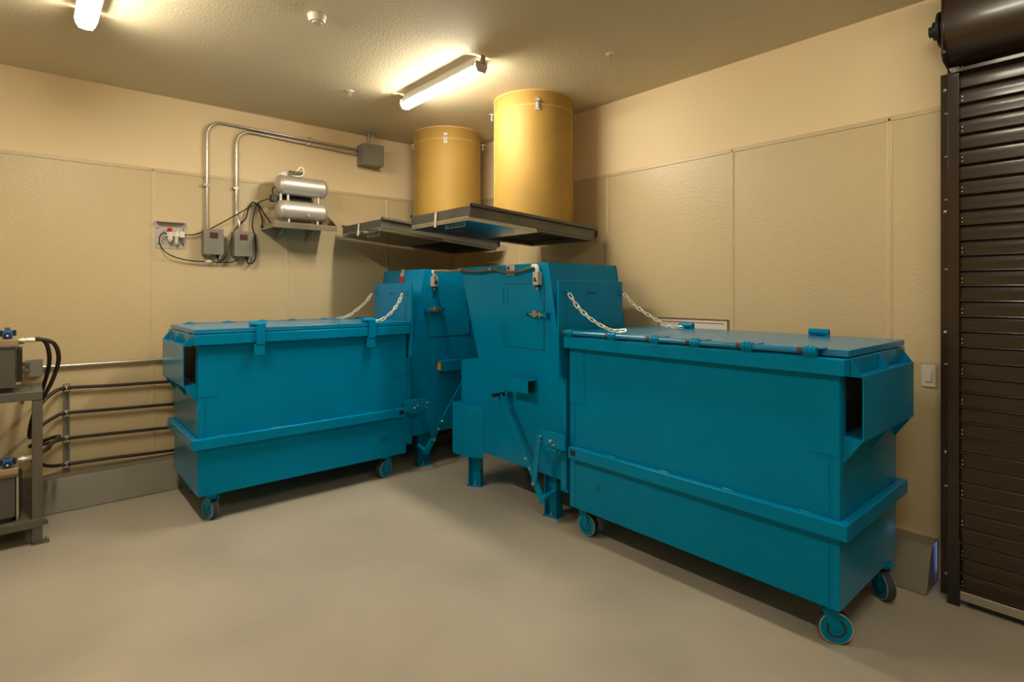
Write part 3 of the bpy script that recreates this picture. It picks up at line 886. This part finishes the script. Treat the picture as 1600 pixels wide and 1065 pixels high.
# shelf with compressor
t = thing('wall_shelf', (-2.03, 0, 2.31), 'stainless wall shelf carrying the air compressor', 'shelf')
m = MB()
m.box(-2.335, -1.725, -.405, -.0065, 2.352, 2.357); m.box(-2.335, -1.725, -.410, -.405, 2.309, 2.366)
m.box(-2.335, -2.330, -.405, -.0065, 2.312, 2.352)
m.build('shelf_top', 'stainless', t, bevel=.001)
MB().prism([(-.0065, 2.357), (-.405, 2.357), (-.405, 2.366), (-.060, 2.56), (-.0065, 2.56)], 'x', -1.729, -1.724).build('side_gusset', 'stainless', t)
MB().prism([(-.0065, 2.352), (-.33, 2.352), (-.0065, 2.22)], 'x', -1.90, -1.895).build('under_bracket', 'stainless', t)
MB().prism([(-.0065, 2.352), (-.33, 2.352), (-.0065, 2.22)], 'x', -2.20, -2.195).build('under_bracket', 'stainless', t)

t = thing('air_compressor', (-2.03, -.25, 2.357), 'silver twin-tank air compressor on the stainless shelf', 'compressor')
def tank(xa, xb, y, zc, r, nm):
    L = xb - xa
    MB().lathe((xa, y, zc), (xb, y, zc), [(0, .01), (.004, r * .45), (.014, r * .78), (.034, r * .97), (.05, r), (.052, r + .0015), (.056, r + .0015), (.058, r), (L - .058, r), (L - .056, r + .0015), (L - .052, r + .0015), (L - .05, r), (L - .034, r * .97), (L - .014, r * .78), (L - .004, r * .45), (L, .01)], 40).build(nm, 'alu', t)
tank(-2.275, -1.770, -.26, 2.742, .094, 'upper_tank')
tank(-2.275, -1.770, -.26, 2.500, .094, 'lower_tank')
m = MB()
for xx in (-2.23, -2.16, -1.86):
    m.cyl((xx, -.27, 2.58), (xx, -.27, 2.66), .014, 12)
m.build('tank_post', 'alu', t)
m = MB()
for xx in (-2.16, -1.88):
    m.box(xx - .012, xx + .012, -.345, -.175, 2.357, 2.364); m.box(xx - .008, xx + .008, -.30, -.22, 2.364, 2.412)
m.build('foot', 'alu', t)
MB().box(-2.205, -1.90, -.20, -.08, 2.585, 2.66).build('pump_motor', 'black', t, bevel=.01)
MB().box(-2.31, -2.26, -.26, -.19, 2.575, 2.640).build('pressure_switch', 'black', t, bevel=.004)
hd = MB(); hd.prism([(-2.245, 2.80), (-2.235, 2.845), (-2.205, 2.872), (-2.155, 2.872), (-2.12, 2.832)], 'y', -.262, -.258); hd.tube([(-2.02, -.26, 2.868), (-1.96, -.26, 2.855), (-1.91, -.26, 2.825)], .004, 6)
hd.build('handle_plate', 'white', t)
MB().box(-2.150, -2.020, -.285, -.235, 2.845, 2.885).build('handle_grip', 'black', t, bevel=.006)
MB().tube([(-2.12, -.285, 2.83), (-2.09, -.30, 2.88), (-2.055, -.30, 2.925), (-2.02, -.30, 2.915), (-2.025, -.30, 2.86), (-2.06, -.30, 2.838), (-2.13, -.295, 2.84), (-2.17, -.28, 2.875)], .005, 8).build('pump_tube', 'brass', t)
MB().lathe((-1.995, -.352, 2.455), (-1.995, -.40, 2.455), [(0, .010), (.012, .010), (.014, .014), (.022, .013)], 12).build('drain_valve', 'zinc', t)
MB().tube([(-2.285, -.225, 2.64), (-2.295, -.23, 2.69), (-2.275, -.24, 2.72)], .006, 8).build('switch_lead', 'black', t)

# cords on the left wall
def cord(name, pts, r, label, cat, group=None, m='black'):
    o = MB().tube(pts, r, 8).build(name, m)
    return tag(o, label, cat, group)
cord('air_line', [(-3.004, -.055, 2.220), (-2.95, -.05, 2.222), (-2.88, -.045, 2.245), (-2.77, -.040, 2.305), (-2.60, -.06, 2.42), (-2.42, -.06, 2.548), (-2.33, -.14, 2.60), (-2.28, -.19, 2.61)], .0052, 'thin black air line rising from the regulator to the compressor', 'air line')
cord('air_line', [(-3.135, -.055, 2.205), (-3.165, -.075, 2.225), (-3.20, -.085, 2.19), (-3.20, -.085, 2.12), (-3.15, -.075, 2.05), (-3.05, -.055, 2.005), (-2.92, -.05, 1.985), (-2.815, -.06, 1.985)], .0052, 'thin black air line looping down from the regulator to the tee under the left box', 'air line')
t = thing('air_tee', (-2.812, -.06, 1.985), 'small white tee fitting hanging under the left grey box', 'fitting')
m = MB(); m.cyl((-2.838, -.06, 1.985), (-2.785, -.06, 1.985), .011, 10); m.cyl((-2.812, -.06, 1.972), (-2.812, -.06, 2.012), .010, 10)
m.build('tee_body', 'white', t)
MB().tube([(-2.812, -.065, 2.008), (-2.812, -.07, 2.038)], .0055, 8, smooth=False).build('tee_stem', 'black', t)
cord('air_line', [(-2.787, -.06, 1.985), (-2.70, -.055, 1.98), (-2.62, -.055, 1.985), (-2.57, -.06, 2.005), (-2.553, -.07, 2.026)], .0052, 'thin black air line from the tee to the right grey box', 'air line')
cord('power_cord', [(-2.737, -.07, 2.020), (-2.725, -.07, 1.995), (-2.690, -.072, 2.005), (-2.645, -.06, 2.08), (-2.622, -.05, 2.18), (-2.590, -.05, 2.28), (-2.53, -.065, 2.36), (-2.485, -.055, 2.42), (-2.455, -.04, 2.52), (-2.42, -.035, 2.575), (-2.385, -.04, 2.57), (-2.36, -.055, 2.548)], .0075, 'black power cord from the left grey box up to the wall hook', 'cord')
cord('power_cord', [(-2.481, -.07, 2.014), (-2.475, -.075, 1.985), (-2.44, -.08, 1.98), (-2.405, -.075, 2.03), (-2.395, -.06, 2.12), (-2.40, -.05, 2.24), (-2.425, -.045, 2.33), (-2.415, -.04, 2.43), (-2.395, -.045, 2.53), (-2.375, -.05, 2.558)], .0075, 'black power cord from the right grey box up to the wall hook', 'cord')
cord('power_cord', [(-2.372, -.055, 2.556), (-2.362, -.06, 2.50), (-2.34, -.06, 2.42), (-2.335, -.055, 2.38), (-2.343, -.05, 2.33)], .0065, 'black cord hanging from the hook past the shelf corner', 'cord')
cord('power_cord', [(-2.372, -.07, 2.556), (-2.33, -.09, 2.47), (-2.285, -.10, 2.40), (-2.265, -.11, 2.366)], .0060, 'black cord running from the hook down onto the shelf', 'cord')
t = thing('cord_hook', (-2.375, 0, 2.57), 'small white wall hook holding the bundled black cords', 'hook')
MB().box(-2.392, -2.358, -.012, -.0065, 2.555, 2.605).build('hook_plate', 'white', t, bevel=.002)
MB().tube([(-2.375, -.006, 2.575), (-2.375, -.075, 2.56), (-2.375, -.085, 2.575)], .004, 6).build('hook_arm', 'black', t)

# ================================================================== hydraulic corner on the left
t = thing('hose_strut', (-3.838, 0, .225), 'vertical galvanised strut channel clamping four black hoses to the left wall', 'strut')
m = MB()
m.box(-3.858, -3.855, -.030, -.007, .228, .958); m.box(-3.818, -3.815, -.030, -.007, .228, .958); m.box(-3.855, -3.818, -.010, -.007, .228, .958)
m.box(-3.855, -3.848, -.030, -.027, .228, .958); m.box(-3.825, -3.818, -.030, -.027, .228, .958)
m.build('channel', 'strut', t)
HZ = (.928, .726, .520, .313)
for zz in HZ:
    m = MB(); m.tube([(-3.848, -.03, zz + .022), (-3.846, -.058, zz + .020), (-3.838, -.072, zz), (-3.846, -.058, zz - .020), (-3.848, -.03, zz - .022)], .005, 6)
    m.box(-3.853, -3.823, -.066, -.030, zz + .012, zz + .026); m.box(-3.853, -3.823, -.066, -.030, zz - .026, zz - .012)
    m.build('clamp', 'zinc', t, bevel=.001)
HY = -.050
tails = [
 [(-3.92, -.075, .905), (-3.99, -.13, .84), (-4.03, -.24, .78)],
 [(-3.92, -.075, .705), (-4.00, -.12, .655), (-4.06, -.22, .60)],
 [(-3.92, -.07, .512), (-4.00, -.12, .515), (-4.06, -.24, .54)],
 [(-3.92, -.075, .322), (-3.99, -.13, .36), (-4.05, -.22, .44)],
]
heads = [
 [(-4.055, -.72, 1.372), (-4.00, -.72, 1.372), (-3.93, -.70, 1.335), (-3.905, -.66, 1.22), (-3.94, -.58, 1.06), (-4.00, -.46, .90)],
 [(-4.055, -.66, 1.368), (-4.01, -.66, 1.372), (-3.97, -.64, 1.33), (-3.955, -.58, 1.20), (-3.985, -.48, 1.02), (-4.05, -.38, .76)],
 [(-4.055, -.72, .558), (-4.02, -.71, .560), (-3.955, -.60, .600), (-3.895, -.46, .625), (-3.94, -.34, .60)],
 [(-4.055, -.66, .550), (-4.00, -.60, .56), (-3.955, -.46, .56), (-3.96, -.34, .52)],
]
HL = ['topmost black hydraulic hose along the left wall from the upper pump unit', 'second highest black hydraulic hose along the left wall', 'third highest black hydraulic hose along the left wall', 'lowest black hydraulic hose along the left wall just above the curb']
for i, zz in enumerate(HZ):
    hz = zz - .01
    pts = heads[i] + tails[i][::-1] + [(-3.838, HY, zz), (-3.55, HY, zz - .012 + i * .002), (-3.25, HY, zz - .02), (-2.9, HY, zz - .03), (-2.3, HY, zz - .02), (-1.60, HY, zz - .02)]
    t = thing('hydraulic_hose', (-3.838, HY, zz), HL[i], 'hose', 'hydraulic hoses on the left wall')
    MB().tube(pts, .0135, 10).build('hose', 'rubber', t)
    a = Vector(heads[i][0])
    m = MB(); m.lathe(a - Vector((.065, 0, 0)), a + Vector((.03, 0, 0)), [(0, .012), (.012, .012), (.013, .017), (.030, .017), (.031, .012), (.040, .012), (.042, .016), (.085, .016), (.088, .0145)], 12)
    m.build('hose_fitting', 'chrome', t)
t = thing('conduit_pipe', (-3.55, 0, 1.10), 'straight galvanised conduit pipe running low along the left wall from the small grey box', 'conduit')
MB().tube([(-3.975, WY, 1.108), (-3.4, WY, 1.105), (-2.5, WY, 1.10), (-1.7, WY, 1.10)], .0125, 12).build('pipe', 'zinc', t)
MB().cyl((-3.985, WY, 1.108), (-3.955, WY, 1.108), .019, 12).build('connector', 'zinc', t)
m = MB(); m.cyl((-3.165, WY, 1.103), (-3.125, WY, 1.103), .017, 12); m.build('coupling', 'zinc', t)
t = thing('junction_box', (-4.02, 0, 1.04), 'small grey box on the left wall beside the upper pump unit', 'electrical box')
MB().box(-4.085, -3.985, -.085, -.0065, 1.045, 1.172).build('body', 'grey', t, bevel=.004)
MB().box(-4.087, -3.983, -.090, -.085, 1.043, 1.174).build('cover', 'grey', t, bevel=.002)

# stand
t = thing('pump_stand', (-4.45, -.62, 0), 'dark grey welded steel stand holding two pump units', 'stand')
XR, XL = -3.995, -4.98
for (lx, ly) in ((XR - .056, -.862), (XR - .056, -.460), (XL, -.862), (XL, -.460)):
    lg = MB().box(lx, lx + .056, ly, ly + .056, .010, .975).build('leg', 'stand', t, bevel=.004)
    MB().box(lx - .004, lx + .092, ly - .006, ly + .062, 0, .010).build('foot_plate', 'stand', lg, bevel=.002)
    m = MB(); m.cyl((lx + .074, ly + .03, .010), (lx + .074, ly + .03, .020), .012, 6); m.cyl((lx + .074, ly + .03, .02), (lx + .074, ly + .03, .036), .006, 8)
    m.build('anchor_bolt', 'zinc', lg)
for zz0, zz1, nm in ((.975, 1.033, 'top_rail'), (.115, .172, 'lower_rail')):
    MB().box(XL, XR, -.866, -.810, zz0, zz1).build(nm, 'stand', t, bevel=.004)
    MB().box(XL, XR, -.456, -.400, zz0, zz1).build(nm, 'stand', t, bevel=.004)
    MB().box(XR - .056, XR, -.810, -.456, zz0, zz1).build(nm, 'stand', t, bevel=.004)
    MB().box(XL, XL + .056, -.810, -.456, zz0, zz1).build(nm, 'stand', t, bevel=.004)
    MB().box(XL + .056, XR - .056, -.810, -.456, zz1 - .012, zz1 - .004).build('deck_plate', 'stand', t)
MB().cyl((-4.10, -.838, .955), (-4.10, -.838, .975), .010, 6).build('rail_nut', 'stand', t)

def pump(dz, label):
    t = thing('hydraulic_pump_unit', (-4.42, -.62, 1.033 + dz), label, 'pump unit', 'hydraulic pump units on the stand')
    z0 = 1.034 + dz
    f = lambda v: Vector((v[0], v[1], v[2] + z0))
    MB(f).box(-4.80, -4.135, -.810, -.470, .028, .298).build('oil_tank', 'tank', t, bevel=.004)
    MB(f).box(-4.79, -4.150, -.80, -.48, .0, .028).build('base_plinth', 'black', t)
    MB(f).box(-4.81, -4.118, -.820, -.460, .298, .306).build('tank_lid', 'tank', t, bevel=.001)
    MB(f).box(-4.30, -4.118, -.795, -.600, .306, .352).build('manifold', 'brass', t, bevel=.003)
    MB(f).box(-4.55, -4.36, -.76, -.54, .306, .43).build('motor', 'tank', t, bevel=.02)
    v = MB(f); v.box(-4.200, -4.148, -.790, -.740, .354, .414)
    vo = v.build('valve_solenoid', 'blue', t, bevel=.006)
    MB(f).lathe((-4.174, -.790, .378), (-4.174, -.83, .378), [(0, .020), (.006, .019), (.007, .010), (.010, .009)], 16).build('solenoid_cap', 'black', vo)
    MB(f).cyl((-4.174, -.800, .378), (-4.174, -.803, .378), .007, 10).build('cap_screw', 'chrome', vo)
    MB(f).box(-4.226, -4.200, -.785, -.745, .372, .412).build('coil', 'black', vo, bevel=.003)
    MB(f).box(-4.148, -4.130, -.785, -.745, .374, .412).build('coil', 'black', vo, bevel=.003)
    MB(f).box(-4.188, -4.160, -.78, -.75, .414, .432).build('plug', 'stand', vo, bevel=.003)
    MB(f).box(-4.130, -4.100, -.78, -.56, .062, .285).build('motor_flange', 'black', t, bevel=.003)
    MB(f).cyl((-4.128, -.62, .32), (-4.09, -.62, .32), .014, 12).build('port_fitting', 'zinc', t)
    if dz == 0:
        for zz in (.11, .16):
            MB(f).tube([(-4.100, -.60, zz), (-4.088, -.45, zz - .01), (-4.080, -.25, zz - .03), (-4.075, -.088, zz - .04)], .016, 10).build('cable_whip', 'stand', t)
    else:
        MB(f).box(-4.130, -4.118, -.80, -.48, -.014, .29).build('sight_plate', 'zinc', t, bevel=.001)
    return t
pump(0, 'upper hydraulic pump unit with blue valve on the stand top')
pump(-.842 - .020, 'lower hydraulic pump unit with blue valve on the stand bottom shelf')

# ================================================================== right wall bits
t = thing('light_switch', (0, -4.918, 1.20), 'white rocker light switch on the right wall beside the shutter', 'light switch')
MB().box(-.014, -.0065, -4.953, -4.883, 1.137, 1.267).build('cover_plate', 'white', t, bevel=.004)
MB().box(-.020, -.014, -4.934, -4.902, 1.168, 1.236).build('rocker', 'white', t, bevel=.003)
t = thing('wall_plate', (0, -3.35, 1.3), 'pale framed plate on the right wall just above the dumpster lid', 'panel')
MB().box(-.012, -.0065, -3.652, -3.043, 1.12, 1.482).build('plate', 'white', t)
m = MB()
for a in ((-3.657, -3.038, 1.482, 1.490), (-3.657, -3.038, 1.112, 1.120)):
    m.box(-.018, -.0065, *a)
m.box(-.018, -.0065, -3.660, -3.652, 1.112, 1.490); m.box(-.018, -.0065, -3.043, -3.035, 1.112, 1.490)
m.build('frame', 'tan', t)
m = MB(); m.box(-.014, -.0121, -3.625, -3.065, 1.454, 1.460); m.box(-.014, -.0121, -3.625, -3.065, 1.135, 1.141)
m.build('inset_line', 'tan', t)

# face weights and sane clipping
bpy.context.view_layer.update()
